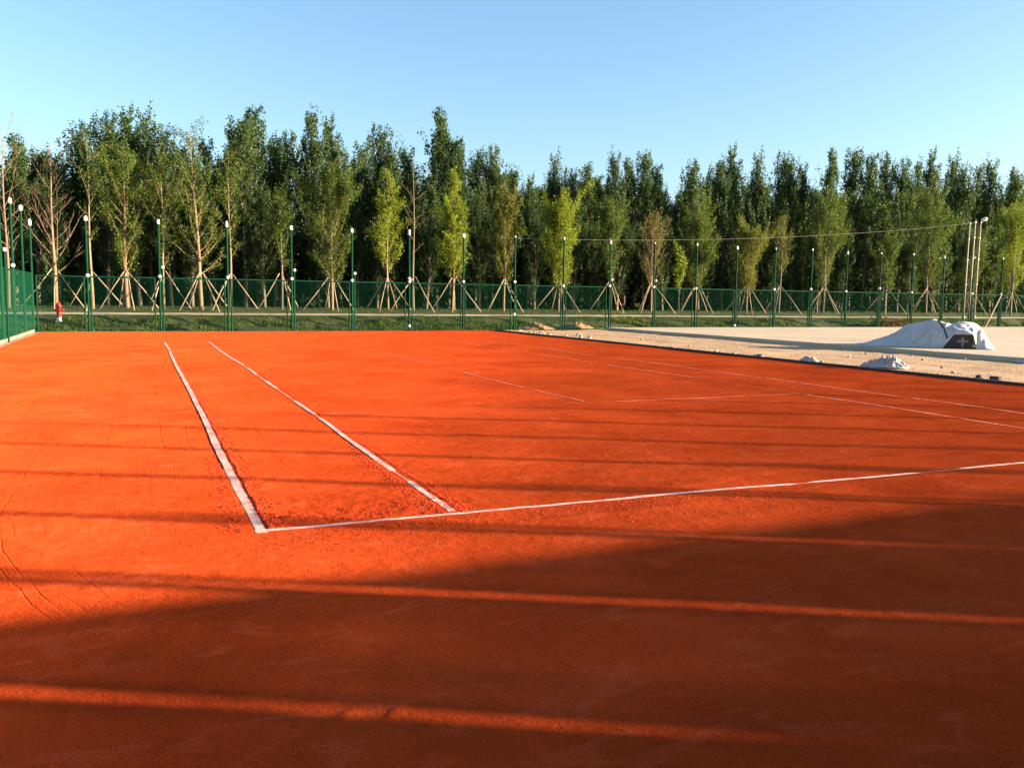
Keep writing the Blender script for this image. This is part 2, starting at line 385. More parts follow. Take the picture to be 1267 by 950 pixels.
# loose crumbs of clay thrown up beside the lines
def crumbs():
    rs = np.random.RandomState(3); P = []; S = []
    def put(x, y, s):
        if not (-.1 < x < .3 and -.05 < y < .07): P.append((x, y)); S.append(s)
    for _ in range(2600):
        y = rs.rand() ** 1.3 * 10; put(.052 + abs(rs.normal(0, .014 if rs.rand() < .7 else .07)) + .008 * math.sin(y * 9), y, rs.uniform(.003, .010))
    for _ in range(400):
        y = rs.rand() * 3; put(-.06 - abs(rs.normal(0, .08)), y, rs.uniform(.003, .008))
    for _ in range(1100):
        y = rs.rand() ** 1.3 * 12; put(1.425 + abs(rs.normal(0, .016 if rs.rand() < .7 else .07)) + .008 * math.sin(y * 7), y, rs.uniform(.003, .0085))
    for _ in range(500):
        y = rs.rand() * 3; put(1.3 - abs(rs.normal(0, .08)), y, rs.uniform(.003, .009))
    for _ in range(1300):
        put(.06 + rs.rand() * 1.5, .06 + abs(rs.normal(0, .26)), rs.uniform(.002, .006))
    for _ in range(900):
        put(rs.rand() * 4, -.08 - abs(rs.normal(0, .28)), rs.uniform(.002, .007))
    for _ in range(1500):
        put(rs.uniform(-2.5, 4), rs.uniform(-4.5, 4), rs.uniform(.0015, .005))
    P = np.array(P); S = np.array(S); n = len(P)
    base = np.array([(1, 0, 0), (0, 1, 0), (-1, 0, 0), (0, -1, 0), (0, 0, .9), (0, 0, -.6)], float)
    V = base[None] * (1 + rs.uniform(-.45, .45, (n, 6, 1))); a = rs.rand(n) * 6.28
    c, s = np.cos(a), np.sin(a)
    x = V[..., 0] * c[:, None] - V[..., 1] * s[:, None]; y = V[..., 0] * s[:, None] + V[..., 1] * c[:, None]
    V = np.stack([x, y, V[..., 2]], -1) * S[:, None, None]
    V[..., 0] += P[:, :1]; V[..., 1] += P[:, 1:]; V[..., 2] += (clay_z(P[:, 0], P[:, 1]) + S * .25)[:, None]
    f = np.array([(0, 1, 4), (1, 2, 4), (2, 3, 4), (3, 0, 4), (1, 0, 5), (2, 1, 5), (3, 2, 5), (0, 3, 5)])
    F = (f[None] + (np.arange(n) * 6)[:, None, None]).reshape(-1, 3)
    o = np_mesh('clay_crumbs', V.reshape(-1, 3), F, M['crumb'])
    tag(o, 'loose crumbs of red clay scattered beside the court lines', 'clay crumbs', kind='stuff')
crumbs()

# ------------------------------------------------------------------ fences
# marks on the posts: (height of white clip) lists, taken in turn
CLIPS = [[2.38], [2.78, 2.40], [2.42], [2.80, 2.42], [2.72, 2.40], [2.55, 2.40, .33], [2.46], [2.5, .9], [2.36], [2.72, 2.4], [2.72, 2.4], [2.36], [.35], [2.40], [2.46], [2.38], [2.6], [2.4], [], [2.4], [2.4], [2.4]]
post_proto = {}
def add_post(root, x, y, z0, h, k, clips, cap=True):
    m = MB(); m.tube([(x, y, z0 - .15), (x, y, z0 + h)], .046, 10)
    m.box(x - .09, y - .09, z0 - .01, x + .09, y + .09, z0 + .012)
    p = m.build('post', M['green_paint'], root)
    if cap:
        big = (k * 7) % 3
        w_ = (.82 + .2 * (big == 1)) * (.92 if k < 8 else .66)
        c = MB().lathe([(.045, 0), (.07 * w_, .02), (.078 * w_, .06), (.074 * w_, .15 + .05 * (big == 0)), (.055 * w_, .17 + .06 * (big == 0)), (.05 * w_, .19 + .06 * (big == 0))], 10, (x, y, z0 + h - .12))
        c.build('cap', M['white_plastic'], p)
    for cz in clips:
        if cz > 2.6:                                       # a short second post carries the higher cap
            sp_ = MB().tube([(x + .12, y, z0 - .15), (x + .12, y, z0 + cz - .03)], .030, 8).build('short_post', M['green_paint'], root)
            MB().lathe([(.04, -.05), (.065, -.03), (.065, .04), (.045, .06)], 10, (x + .12, y, z0 + cz)).build('cap', M['white_plastic'], sp_); continue
        c = MB().lathe([(.045, -.055), (.068, -.03), (.068, .04), (.045, .06)], 10, (x, y, z0 + cz))
        c.build('clip', M['white_plastic'], p)
    return p
def add_panel(root, a, b, z0, h, netmat):
    """framed net panel between points a and b (xy)"""
    (x0, y0), (x1, y1) = a, b
    m = MB(); t = .031
    A0, A1, B0, B1 = (x0, y0, z0 + .06), (x0, y0, z0 + h), (x1, y1, z0 + .06), (x1, y1, z0 + h)
    m.tube([A0, A1], t, 8); m.tube([B0, B1], t, 8)
    d = Vector((x1 - x0, y1 - y0, 0)).normalized() * t * .9
    for zz in (.06 + t, h - t):
        m.tube([Vector((x0, y0, z0 + zz)) + d, Vector((x1, y1, z0 + zz)) - d], t * .95, 8)
    fr = m.build('panel', M['green_paint'], root)
    dd = d * 1.3; n_ = Vector((-d.y, d.x, 0)).normalized() * .002
    q = [Vector((x0, y0, z0 + .11)) + dd, Vector((x1, y1, z0 + .11)) - dd, Vector((x1, y1, z0 + h - .05)) - dd, Vector((x0, y0, z0 + h - .05)) + dd]
    mm = MB(); mm.quad(*q)
    mm.build('net', netmat, fr)
Z_F, Y_F = -.127, 32.84
far = thing('tennis_court_fence', 'far green fence of tall white-capped posts with net panels below, in front of the wood', 'fence', (0, 0, 0))
fx = [-4.6] + [-2.626 + 2.7036 * i for i in range(24)]
far_posts = fx
lo = {0: [], }
for k, x in enumerate(fx):
    add_post(far, x, Y_F, Z_F, 4.676 if k else 4.4, k, ([] if k == 0 else CLIPS[(k - 1) % len(CLIPS)]))
for k in range(len(fx) - 1):
    if k == 10: continue                                   # the open gateway
    add_panel(far, (fx[k] + (.10 if k % 3 else .14), Y_F), (fx[k + 1] - (.20 if k % 2 else .13), Y_F), Z_F, 2.365, M['net_far'])
side = thing('side_fence', 'green fence with dense netting down the left edge of the court', 'fence', (0, 0, 0))
ys = [Y_F - 2.7 * i for i in range(1, 16)]
for k, y in enumerate(ys): add_post(side, -4.6, y, -.06, 4.676, k + 1, [[], [2.5], [2.9], [], [2.4]][k % 5])
prev = Y_F
for k, y in enumerate(ys):
    add_panel(side, (-4.6, prev - .10), (-4.6, y + .13), -.05, 2.365, M['net_side']); prev = y
near = thing('near_fence', 'tall green fence with shade netting behind the near end of the court', 'fence', (0, 0, 0))
nx = [1.15 - 2.7 * 2 + 2.7 * i for i in range(16)]
for k, x in enumerate(nx):
    add_post(near, x, -7.8, -.10, 4.77, k + 2, [])
    MB().tube([(x + .27, -7.8, -.2), (x + .27, -7.8, 3.05)], .036, 8).build('short_post', M['green_paint'], near)
for k in range(len(nx) - 1): add_panel(near, (nx[k] + .36, -7.8), (nx[k + 1] - .07, -7.8), -.08, 2.44, M['net_near'])
# low kerb under the side fence
kb = MB()
for i in range(40): kb.box(-4.72, 32.55 - i, -.1, -4.56, 31.56 - i, .09)
ko = kb.build('side_kerb', M['stone_kerb']); tag(ko, 'low pale concrete kerb under the left netted fence', 'kerb')
bv = ko.modifiers.new('soft_edges', 'BEVEL'); bv.width = .012; bv.segments = 2

# ------------------------------------------------------------------ trees
def leaf_cloud(P, size, rs, aspect=.7, upright=.0):
    n = len(P)
    a = rs.normal(size=(n, 3)); a[:, 2] += upright * 2; a /= np.linalg.norm(a, axis=1)[:, None]
    b = rs.normal(size=(n, 3)); b -= (b * a).sum(1)[:, None] * a; b /= np.linalg.norm(b, axis=1)[:, None]
    s = (size * rs.uniform(.6, 1.3, n))[:, None]
    V = np.stack([P + a * s * .5, P + b * s * aspect * .5, P - a * s * .5, P - b * s * aspect * .5], 1)
    F = np.arange(4 * n).reshape(n, 4)
    return V.reshape(-1, 3), F
def bez(p0, d0, ln, lift, rs, n=4, wob=.06):
    pts = [Vector(p0)]; d = Vector(d0).normalized()
    for i in range(n):
        d = (d + Vector((0, 0, lift)) + Vector(rs.normal(size=3)) * wob).normalized()
        pts.append(pts[-1] + d * ln / n)
    return pts
def along(pts, t):
    t = t * (len(pts) - 1); i = min(int(t), len(pts) - 2); return pts[i].lerp(pts[i + 1], t - i)
def make_poplar(seed, h=11., rw=1.05, nb=62, leaves=9500, lsize=.138, bare_to=.12):
    rs = np.random.RandomState(seed)
    root = thing('poplar_tree', '', 'tree'); m = MB()
    lean = rs.normal(size=2) * .012
    tr = [Vector((lean[0] * z * 2 + .05 * math.sin(z * .8 + seed), lean[1] * z * 2 + .05 * math.cos(z * .7 + seed), z)) for z in np.linspace(-.3, h * .97, 12)]
    m.tube(tr, list(np.linspace(.14, .012, 12)), 7)
    pts = []; wts = []
    clumps = []
    for i in range(nb):
        f = bare_to + (1 - bare_to) * ((i + rs.rand()) / nb) ** .9 * .97
        az = i * 2.4 + rs.normal() * .5
        prof = math.sin(min(1, (f - bare_to * .6) / .38) * math.pi / 2) * (1 - .86 * max(0, (f - .45) / .55) ** 1.1)
        ln = h * .15 * prof * rs.uniform(.6, 1.35) * rw + .25
        el = R(rs.uniform(56, 72))
        d = (math.cos(az) * math.cos(el), math.sin(az) * math.cos(el), math.sin(el))
        b = bez(along(tr, f), d, ln * 1.75, .08, rs, 4, .07)
        m.tube(b, [.03 * (1.2 - f), .02 * (1.2 - f), .015 * (1.2 - f), .010, .006], 4, False)
        clumps.append((b, ln, .25 + .75 * rs.rand()))
    for i in range(5):                                   # upright secondary leaders: the lobed tops
        f = rs.uniform(.42, .74); az = i * 1.26 + rs.normal() * .3; el = R(rs.uniform(73, 82)); ln = h * (1 - f) * rs.uniform(.55, .86)
        b = bez(along(tr, f), (math.cos(az) * math.cos(el), math.sin(az) * math.cos(el), math.sin(el)), ln, .06, rs, 5, .03)
        m.tube(b, [.03, .024, .018, .013, .009, .005], 5, False); clumps.append((b, ln * .55, .9))
    tot = sum(l * w for _, l, w in clumps)
    P = []
    for b, l, w in clumps:
        k = max(12, int(leaves * l * w / tot)); t = rs.rand(k) ** .7
        nsub = 4; cen = [along(b, rs.uniform(.25, 1)) + Vector(rs.normal(size=3)) * .16 for _ in range(nsub)]
        for tt in t:
            if rs.rand() < .72:
                c = cen[rs.randint(nsub)]; P.append(tuple(c + Vector(np.clip(rs.normal(size=3), -1.7, 1.7) * np.array([.085, .085, .20]))))
            else:
                c = along(b, .15 + .85 * tt); P.append(tuple(c + Vector(np.clip(rs.normal(size=3), -1.7, 1.7) * np.array([.09, .09, .18]))))
    # the leading shoot
    for _ in range(420):
        f = rs.uniform(.78, 1.0); c = along(tr, f); P.append(tuple(c + Vector(np.clip(rs.normal(size=3), -1.6, 1.6) * np.array([.30 - .22 * (f - .78) / .22, .30 - .22 * (f - .78) / .22, .10]))))
    m.build('trunk', M['bark_grey'], root, True)
    V, F = leaf_cloud(np.array(P), lsize, rs, .75)
    np_mesh('crown', V, F, M['poplar_leaf'], root)
    return root
POP = [(-6.8, 46.5, 8.6), (-6.0, 49.5, 8.0), (-4.8, 47.8, 8.1), (-3.8, 51.5, 10.4), (-2.3, 46.5, 10.1), (-1.6, 49.5, 8.8), (-0.7, 47.8, 10.6), (-0.0, 51.5, 11.4), (0.9, 46.5, 9.7), (2.0, 49.5, 9.3), (3.1, 47.8, 9.4), (4.3, 51.5, 10.8), (5.0, 46.5, 10.7), (6.3, 49.5, 12.0), (6.9, 47.8, 9.8), (8.3, 51.5, 10.7), (9.3, 46.5, 11.5), (11.3, 49.5, 11.5), (11.9, 47.8, 10.0), (14.2, 51.5, 11.7), (14.0, 46.5, 9.4), (16.1, 49.5, 10.2), (17.2, 47.8, 12.5), (19.4, 51.5, 11.6), (18.5, 46.5, 10.5), (20.7, 49.5, 10.3), (21.3, 47.8, 10.4), (24.1, 51.5, 9.9), (23.3, 46.5, 8.5), (26.7, 49.5, 10.6), (27.3, 47.8, 9.5), (30.9, 51.5, 10.8), (29.6, 46.5, 10.5), (32.6, 49.5, 10.7), (33.2, 47.8, 11.1), (36.9, 51.5, 11.1), (35.8, 46.5, 10.5), (40.2, 49.5, 10.9), (40.4, 47.8, 11.3), (44.3, 51.5, 12.8), (42.4, 46.5, 11.6), (46.9, 49.5, 12.2), (47.1, 47.8, 11.5), (51.7, 51.5, 12.0), (48.8, 46.5, 12.3), (54.1, 49.5, 13.3), (54.7, 47.8, 12.7), (61.1, 51.5, 13.7), (57.4, 46.5, 12.1), (62.6, 49.5, 13.2), (62.1, 47.8, 13.3), (69.1, 51.5, 14.0), (64.6, 46.5, 12.3), (69.8, 49.5, 13.2), (69.1, 47.8, 13.1), (76.3, 51.5, 13.4), (71.4, 46.5, 12.2)]
protos = [make_poplar(s, rw=w) for s, w in ((1, 1.05), (2, 1.2), (3, .95), (4, 1.1), (5, 1.25), (6, .9), (7, 1.1), (8, 1.0), (9, 1.3), (10, .85), (12, 1.15))]
used = set()
ORD = ['corner', 'second', 'third', 'fourth', 'fifth', 'sixth', 'seventh', 'eighth', 'ninth', 'tenth', 'eleventh', 'twelfth', 'thirteenth', 'fourteenth', 'fifteenth', 'sixteenth', 'seventeenth', 'eighteenth', 'nineteenth', 'twentieth', 'twenty-first', 'twenty-second', 'twenty-third', 'twenty-fourth', 'twenty-fifth']
POPG = 'poplars of the wood beyond the fence'
def place_poplar(i, x, y, h, label, sxy=1.):
    k = i % len(protos)
    o = protos[k] if k not in used else copy_tree(protos[k]); used.add(k)
    s = h / 11.; o.location = (x, y, gz(x, y)); o.scale = (s ** .6 * sxy, s ** .6 * sxy, s); o.rotation_euler = (.03 * math.sin(i * 3.1), .03 * math.sin(i * 5.3), i * 1.7)
    o['label'] = label; o['group'] = POPG
    return o
VX, VY = -.686, -5.647                                  # where the photographer stood (for wording only)
bays = {}
for i, (x, y, h) in enumerate(POP):
    fxx = VX + (x - VX) * (Y_F - VY) / (y - VY)
    b = sum(1 for q in far_posts if q < fxx); bays.setdefault(b, []).append((fxx, i))
for b, lst in bays.items():
    lst.sort(); n = len(lst)
    for r_, (_, i) in enumerate(lst):
        x, y, h = POP[i]
        pos = {1: ['only'], 2: ['left', 'right'], 3: ['left', 'middle', 'right'], 4: ['leftmost', 'second', 'third', 'rightmost']}.get(n, ['leftmost'] + ['next'] * (n - 2) + ['rightmost'])[r_]
        hgt = 'tall' if h > 11.2 else ('lower' if h < 9.6 else 'dense')
        where = 'left of the corner post' if b == 0 else 'above the bay after the %s fence post' % ORD[min(b - 1, 24)]
        lab = '%s poplar, %s skyline crown %s' % (hgt, pos, where)
        place_poplar(i, x, y, h, lab, (.84 if i % 3 else .98) * (1. if x < 22 else .84))
rs0 = np.random.RandomState(77); i = len(POP)
for row, (yy, x0, x1, dx) in enumerate(((53.5, -9, 86, 1.9), (57, -10, 92, 2.0), (61, -11, 98, 2.2), (44.6, -8, 72, 3.4))):
    x = x0
    while x < x1:
        h = rs0.uniform(7.3, 9.0) + .036 * max(0, x) + (yy - 54) * .12 * (yy > 50)
        place_poplar(i, x + rs0.uniform(-.5, .5), yy + rs0.uniform(-.5, .5), h if yy > 50 else h * rs0.uniform(.55, .85), 'dark green poplar inside the wood, its crown mostly hidden among the other poplars' if yy > 50 else 'low poplar at the shaded front edge of the wood, hidden among taller crowns', 1.05)
        i += 1; x += dx
# shaded undergrowth between the poplars
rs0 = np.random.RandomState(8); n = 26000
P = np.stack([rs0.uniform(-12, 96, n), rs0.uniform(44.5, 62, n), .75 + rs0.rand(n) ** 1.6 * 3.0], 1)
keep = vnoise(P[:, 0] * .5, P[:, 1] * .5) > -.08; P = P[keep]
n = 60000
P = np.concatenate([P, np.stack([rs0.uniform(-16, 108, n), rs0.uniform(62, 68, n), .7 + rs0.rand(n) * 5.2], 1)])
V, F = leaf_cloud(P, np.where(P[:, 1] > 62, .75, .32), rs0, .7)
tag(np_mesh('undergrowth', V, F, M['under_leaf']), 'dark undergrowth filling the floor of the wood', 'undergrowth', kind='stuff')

# young staked trees in front of the wood
def make_young(x, y, h, label, leafmat, barkmat, seed, crown=(.25, 1.), width=1.3, nb=34, leaves=7000, lsize=.095, el=(45, 68), trunk_r=.075, lean=0., bend=.08, tips=3, name='young_tree', profile='vase', lo=0):
    rs = np.random.RandomState(seed)
    root = thing(name, label, 'tree', (x, y, gz(x, y)), 0, 'staked young trees in front of the wood'); m = MB()
    tr = [Vector((lean * z + .03 * math.sin(z + seed), .03 * math.cos(z * .9 + seed), z)) for z in np.linspace(-.25, h * .98, 14)]
    m.tube(tr, [trunk_r * (1 - .9 * (k / 13) ** 1.1) for k in range(14)], 8)
    P = []; br = []
    for i in range(nb):
        f = crown[0] + (crown[1] - crown[0]) * (i + rs.rand()) / nb * .97; q = (f - crown[0]) / (crown[1] - crown[0])
        if profile == 'vase': prof = min(1, .55 + q * 1.4) * (1 - .75 * max(0, (q - .45) / .55) ** 1.3)
        elif profile == 'cone': prof = min(1, .75 + q) * (1 - .85 * q)
        else: prof = 1 - .5 * q
        az = i * 2.4 + rs.normal() * .4; e = R(rs.uniform(*el))
        ln = width * prof * rs.uniform(.7, 1.25) / max(.35, math.cos(e)) * .9
        d = (math.cos(az) * math.cos(e), math.sin(az) * math.cos(e), math.sin(e))
        b = bez(along(tr, f), d, ln, bend, rs, 5, .09)
        r0 = trunk_r * .29 * (1.15 - f); leaves_ = leaves * 1.7
        m.tube(b, list(np.linspace(r0, .006, 6)), 5, False); br.append((b, ln))
        for k in range(tips):
            t = rs.uniform(.3, .9); a2 = rs.rand() * 6.28; d2 = (b[-1] - b[0]).normalized() + Vector((math.cos(a2), math.sin(a2), rs.uniform(-.1, .6))) * .75
            s_ = bez(along(b, t), d2, ln * rs.uniform(.25, .5), bend * .6, rs, 3, .1)
            m.tube(s_, [r0 * .45, r0 * .3, .006, .004], 4, False); br.append((s_, ln * .5))
    m.build('trunk', M[barkmat], root, True)
    if leaves:
        tot = sum(l for _, l in br)
        for b, l in br:
            w = rs.uniform(.35, 1.5)
            for _ in range(int(leaves_ * l / tot * w)):
                c = along(b, rs.uniform(.18, 1.)); P.append(tuple(c + Vector(rs.normal(size=3) * np.array([.09, .09, .13]))))
        V, F = leaf_cloud(np.array(P), lsize, rs, .55, .35)
        np_mesh('crown', V, F, M[leafmat], root)
    return root
def support(x, y, rz, legs, label, h=1.75, spread=1.5, lean=0.):
    z = gz(x, y); root = thing('tree_support', label, 'tree stakes', (x, y, z), rz, 'pole supports of the staked trees')
    for k in range(legs):
        a = 2 * math.pi * k / legs + .4; ca, sa = math.cos(a), math.sin(a)
        s = spread * (1 + .12 * math.sin(k * 5 + x)); wx, wy = x + math.cos(rz + a) * s, y + math.sin(rz + a) * s
        zz = gz(wx, wy) - z
        m = MB(); m.tube([(ca * s, sa * s, zz - .15), (ca * s * .5, sa * s * .5, h * .5 + .01), (ca * .10 - sa * .05, sa * .10 + ca * .05, h + .12 * (k % 2))], [.027, .026, .022], 7)
        m.build('pole', M['stake'], root, True)
Yt = 40.
# x, height, look, name, leaf, bark, options, label, support legs
YT = [
 (-6.3, 8.5, 'young_leaf', 'bark_orange', dict(leaves=500, width=1.7, nb=26, el=(30, 60), lsize=.06), 'nearly bare branching tree at the far left edge behind the side fence', 0),
 (-4.4, 7.9, None, 'bark_orange', dict(leaves=0, width=1.75, nb=30, crown=(.22, .98), el=(22, 55), bend=.12, tips=4, trunk_r=.10, profile='x'), 'bare leafless orange-trunked tree beside the red hydrant', 4),
 (-2.8, 8.1, 'young_leaf', 'bark_tan', dict(leaves=900, width=.9, nb=16, crown=(.4, 1.), el=(30, 60), lsize=.08), 'slim bare-stemmed tree behind the second post of the far fence', 3),
 (-1.3, 7.4, 'young_leaf', 'bark_orange', dict(leaves=9500, width=1.65, nb=40, crown=(.24, 1.), trunk_r=.11, el=(35, 62)), 'broad leafy young tree with thick orange trunk between second and third fence posts', 4),
 (.4, 7.6, 'young_leaf', 'bark_tan', dict(leaves=2600, width=1.1, nb=22, crown=(.28, 1.)), 'thin pale-stemmed tree with sparse leaves behind the third fence post', 3),
 (2.15, 8.9, 'young_leaf', 'bark_orange', dict(leaves=3800, width=1.75, nb=32, crown=(.22, .97), el=(25, 55), bend=.12, trunk_r=.115, lean=-.045, profile='x'), 'leaning orange-trunked tree with long bare lower boughs and thin twiggy top', 4),
 (3.6, 8.0, 'young_leaf', 'bark_tan', dict(leaves=1800, width=.9, nb=20, crown=(.35, 1.), el=(40, 65)), 'slender grey-stemmed tree directly behind the fourth fence post', 3),
 (6.1, 5.8, 'young_leaf', 'bark_grey', dict(leaves=2600, width=.9, nb=20, crown=(.4, 1.)), 'dark slim tree just left of the fifth fence post', 3),
 (8.7, 7.2, 'young_leaf', 'bark_tan', dict(leaves=12500, width=1.75, nb=48, crown=(.20, 1.), trunk_r=.085, el=(45, 68)), 'wide full-crowned dense green tree left of the sixth fence post', 4),
 (11.9, 7.6, 'yellow_leaf', 'bark_tan', dict(leaves=4200, width=1.35, nb=34, crown=(.26, 1.), profile='cone', el=(40, 62)), 'pointed open yellow-green tree left of the seventh fence post', 4),
 (13.2, 8.4, None, 'bark_grey', dict(leaves=0, width=1.1, nb=14, crown=(.4, .97), el=(15, 55), tips=2), 'bare slim grey tree directly behind the seventh fence post', 3),
 (15.7, 7.8, 'yellow_leaf', 'bark_tan', dict(leaves=6500, width=1.45, nb=38, crown=(.22, 1.), profile='cone', el=(42, 64)), 'tall pointed yellow-green tree with a low left bough, beside the eighth fence post', 4),
 (18.9, 6.8, 'bronze_leaf', 'bark_tan', dict(leaves=6000, width=1.05, nb=36, crown=(.24, 1.), el=(55, 74)), 'narrow bronze-tinted tree beside the ninth fence post', 4),
 (22.2, 5.9, 'yellow_leaf', 'bark_orange', dict(leaves=11000, width=1.4, nb=48, crown=(.16, 1.), el=(52, 74), trunk_r=.065), 'bright yellow-green feathery tree, the brightest of the row', 4),
 (26.1, 6.2, 'young_leaf', 'bark_grey', dict(leaves=7000, width=1.2, nb=34, crown=(.26, 1.), el=(55, 72)), 'dull green feathery tree behind the bay left of the open gateway', 3),
 (28.9, 5.7, 'bronze_leaf', 'bark_orange', dict(leaves=1500, width=1.05, nb=40, crown=(.2, 1.), el=(58, 76), tips=4), 'brown almost leafless tree with upswept twigs at the left post of the gateway', 3),
 (30.8, 3.9, 'yellow_leaf', 'bark_grey', dict(leaves=900, width=.5, nb=16, crown=(.4, 1.), lsize=.13, trunk_r=.045), 'small sapling with large pale leaves standing behind the open gateway', 0),
 (32.6, 5.8, 'young_leaf', 'bark_tan', dict(leaves=10500, width=1.35, nb=46, crown=(.2, 1.), el=(52, 74)), 'full green feathery tree just right of the open gateway', 4),
 (36.3, 5.2, 'bronze_leaf', 'bark_tan', dict(leaves=7000, width=1.3, nb=40, crown=(.2, 1.), el=(50, 72)), 'brownish green bushy tree two bays right of the gateway', 4),
 (39.1, 6.4, 'bronze_leaf', 'bark_grey', dict(leaves=1300, width=.9, nb=22, crown=(.4, 1.), el=(50, 72)), 'thin tree with a few orange-tinged leaves, three bays right of the gateway', 3),
 (43.4, 6.9, 'young_leaf', 'bark_tan', dict(leaves=12500, width=1.75, nb=48, crown=(.24, 1.), el=(48, 70)), 'large rounded green tree four bays right of the gateway', 4),
 (48.6, 5.1, 'young_leaf', 'bark_grey', dict(leaves=4500, width=1.2, nb=30, crown=(.3, 1.), el=(45, 70)), 'sparse low grey-green tree behind the reddish brush pile', 4),
 (53.2, 7.8, 'young_leaf', 'bark_tan', dict(leaves=13500, width=1.9, nb=50, crown=(.26, 1.), el=(48, 70)), 'big bright green tree left of the three pale poles', 4),
 (58.0, 5.6, 'young_leaf', 'bark_grey', dict(leaves=6000, width=1.5, nb=34, crown=(.26, 1.), el=(48, 70)), 'dark green tree directly behind the three pale poles', 4),
 (62.0, 7.4, 'yellow_leaf', 'bark_tan', dict(leaves=12500, width=2.0, nb=48, crown=(.24, 1.), el=(48, 70)), 'broad yellow-green tree at the far right edge', 4),
]
for k, (x, h, lf, bk, opt, lab, legs) in enumerate(YT):
    y = Yt + .35 * math.sin(k * 2.3)
    nm = 'bare_tree' if lf is None else ('sapling' if h < 4.2 else 'young_tree')
    make_young(x, y, h, lab, lf, bk, 100 + k, name=nm, **opt)
    if legs: support(x, y, .3 + k * .9, legs, 'pale pole stakes round the ' + lab.split(' behind the')[0].split(' beside ')[0].split(' with ')[0])

# unseen sparse trees added behind the near fence to soften shade on the court
src = bpy.data.objects['young_tree.002']
for k, (x, y, s_) in enumerate([(7.5, -12.6, .42), (11.5, -13.4, .46), (15.2, -12.3, .44), (18.6, -13.2, .50), (22.0, -12.5, .50), (24.6, -13.4, .56), (27.2, -13.0, .56), (31., -12.4, .55), (35., -13., .58)]):
    o = copy_tree(src); o.location = (x, y, gz(x, y)); o.scale = (s_ * 1.1, s_ * 1.1, s_); o.rotation_euler = (0, 0, k * 1.3)
    o['label'] = 'unseen thin young tree added behind the near netted fence to soften the court shade'; o['group'] = 'unseen trees added for shade behind the near fence'
# grass tufts on the bank and the verge
rs0 = np.random.RandomState(21); n = 90000
gx = rs0.uniform(-9, 85, n); gy = np.where(rs0.rand(n) < .72, rs0.uniform(33.15, 36.55, n), rs0.uniform(37.65, 44, n))
d = vnoise(gx * .8, gy * 1.4) + .6 * vnoise(gx * 3, gy * 3)
kp = d > -.12; gx, gy, d = gx[kp], gy[kp], d[kp]; n = len(gx)
gh = rs0.uniform(.05, .15, n) * (1 + 1.2 * np.clip(d, 0, 1)) * np.where(gy > 35.3, .5, 1.); ang = rs0.rand(n) * 6.28; gw = rs0.uniform(.015, .04, n)
base = ground_z(gx, gy) - .02
ax_, ay_ = np.cos(ang) * gw, np.sin(ang) * gw; lx, ly = rs0.normal(0, .06, n), rs0.normal(0, .06, n)
V = np.stack([np.stack([gx - ax_, gy - ay_, base], 1), np.stack([gx + ax_, gy + ay_, base], 1), np.stack([gx + lx, gy + ly, base + gh], 1)], 1).reshape(-1, 3)
tag(np_mesh('grass', V, np.arange(3 * n).reshape(n, 3), M['grass']), 'rough green grass growing on the bank beyond the fence', 'grass', kind='stuff')

# ------------------------------------------------------------------ street furniture and site clutter
hz = gz(-3.89, 35.2)
hy = thing('fire_hydrant', 'small red fire hydrant standing on the grass bank behind the far fence', 'hydrant', (-3.89, 35.2, hz))
hy.scale = (1.25, 1.25, 1.1)
MB().lathe([(.11, -.12), (.11, .02), (.075, .03), (.075, .16)], 14).build('base_flange', M['white_plastic'], hy, True)
MB().lathe([(.10, .155), (.10, .19), (.075, .20), (.075, .52), (.105, .53), (.105, .57), (.085, .58)], 16).build('body', M['red_paint'], hy, True)
bn = MB().lathe([(.088, .575), (.088, .60), (.075, .66), (.045, .70), (.025, .71), (.025, .75)], 16).build('bonnet', M['red_paint'], hy, True)
for s in (-1, 1):
    MB().tube([(s * .06, 0, .42), (s * .13, 0, .42), (s * .135, 0, .42), (s * .16, 0, .42)], [.04, .04, .055, .052], 12).build('outlet', M['red_paint'], hy, True)
MB().tube([(0, -.06, .38), (0, -.14, .38), (0, -.145, .38), (0, -.17, .38)], [.05, .05, .066, .062], 12).build('outlet', M['red_paint'], hy, True)

for k, (x, y, h, lamp, lab) in enumerate([(52.45, 36.3, 6.60, 0, 'leftmost of three slender pale poles close together beyond the fence'), (53.12, 36.4, 6.75, 0, 'middle one of three slender pale poles, without a lamp'), (53.80, 36.5, 6.75, 1, 'slender pale pole topped with a bright lamp head, beside two bare poles')]):
    z = gz(x, y); t = thing('light_pole', lab, 'pole', (x, y, z), 0, 'slender poles beyond the fence')
    m = MB(); m.tube([(0, 0, -.2), (0, 0, h * .5), (.03, 0, h)], [.06, .052, .042], 10)
    sh = m.build('shaft', M['pale_metal'], t, True)
    MB().lathe([(.16, -.05), (.16, .03), (.10, .05), (.09, .22), (.075, .24)], 12).build('base_plate', M['pale_metal'], t)
    MB().lathe([(.062, h - .02), (.062, h + .03), (.02, h + .05)], 10, (.03, 0, 0)).build('top_cap', M['grey_metal'], t)
    for zz in (.36, .62, .84): MB().lathe([(.060, -.03), (.066, -.02), (.066, .02), (.060, .03)], 10, (.015, 0, h * zz)).build('collar', M['grey_metal'], t)
    if lamp:
        a = MB(); a.tube([(.03, 0, h + .02), (.05, -.05, h + .12), (.08, -.08, h + .14)], .03, 8); a.build('arm', M['grey_metal'], t, True)
        a = MB(); a.tube([(.02, -.02, h + .12), (.06, -.06, h + .14), (.24, -.24, h + .26), (.29, -.29, h + .28)], [.05, .13, .14, .05], 10); a.build('lamp_head', M['white_plastic'], t, True)
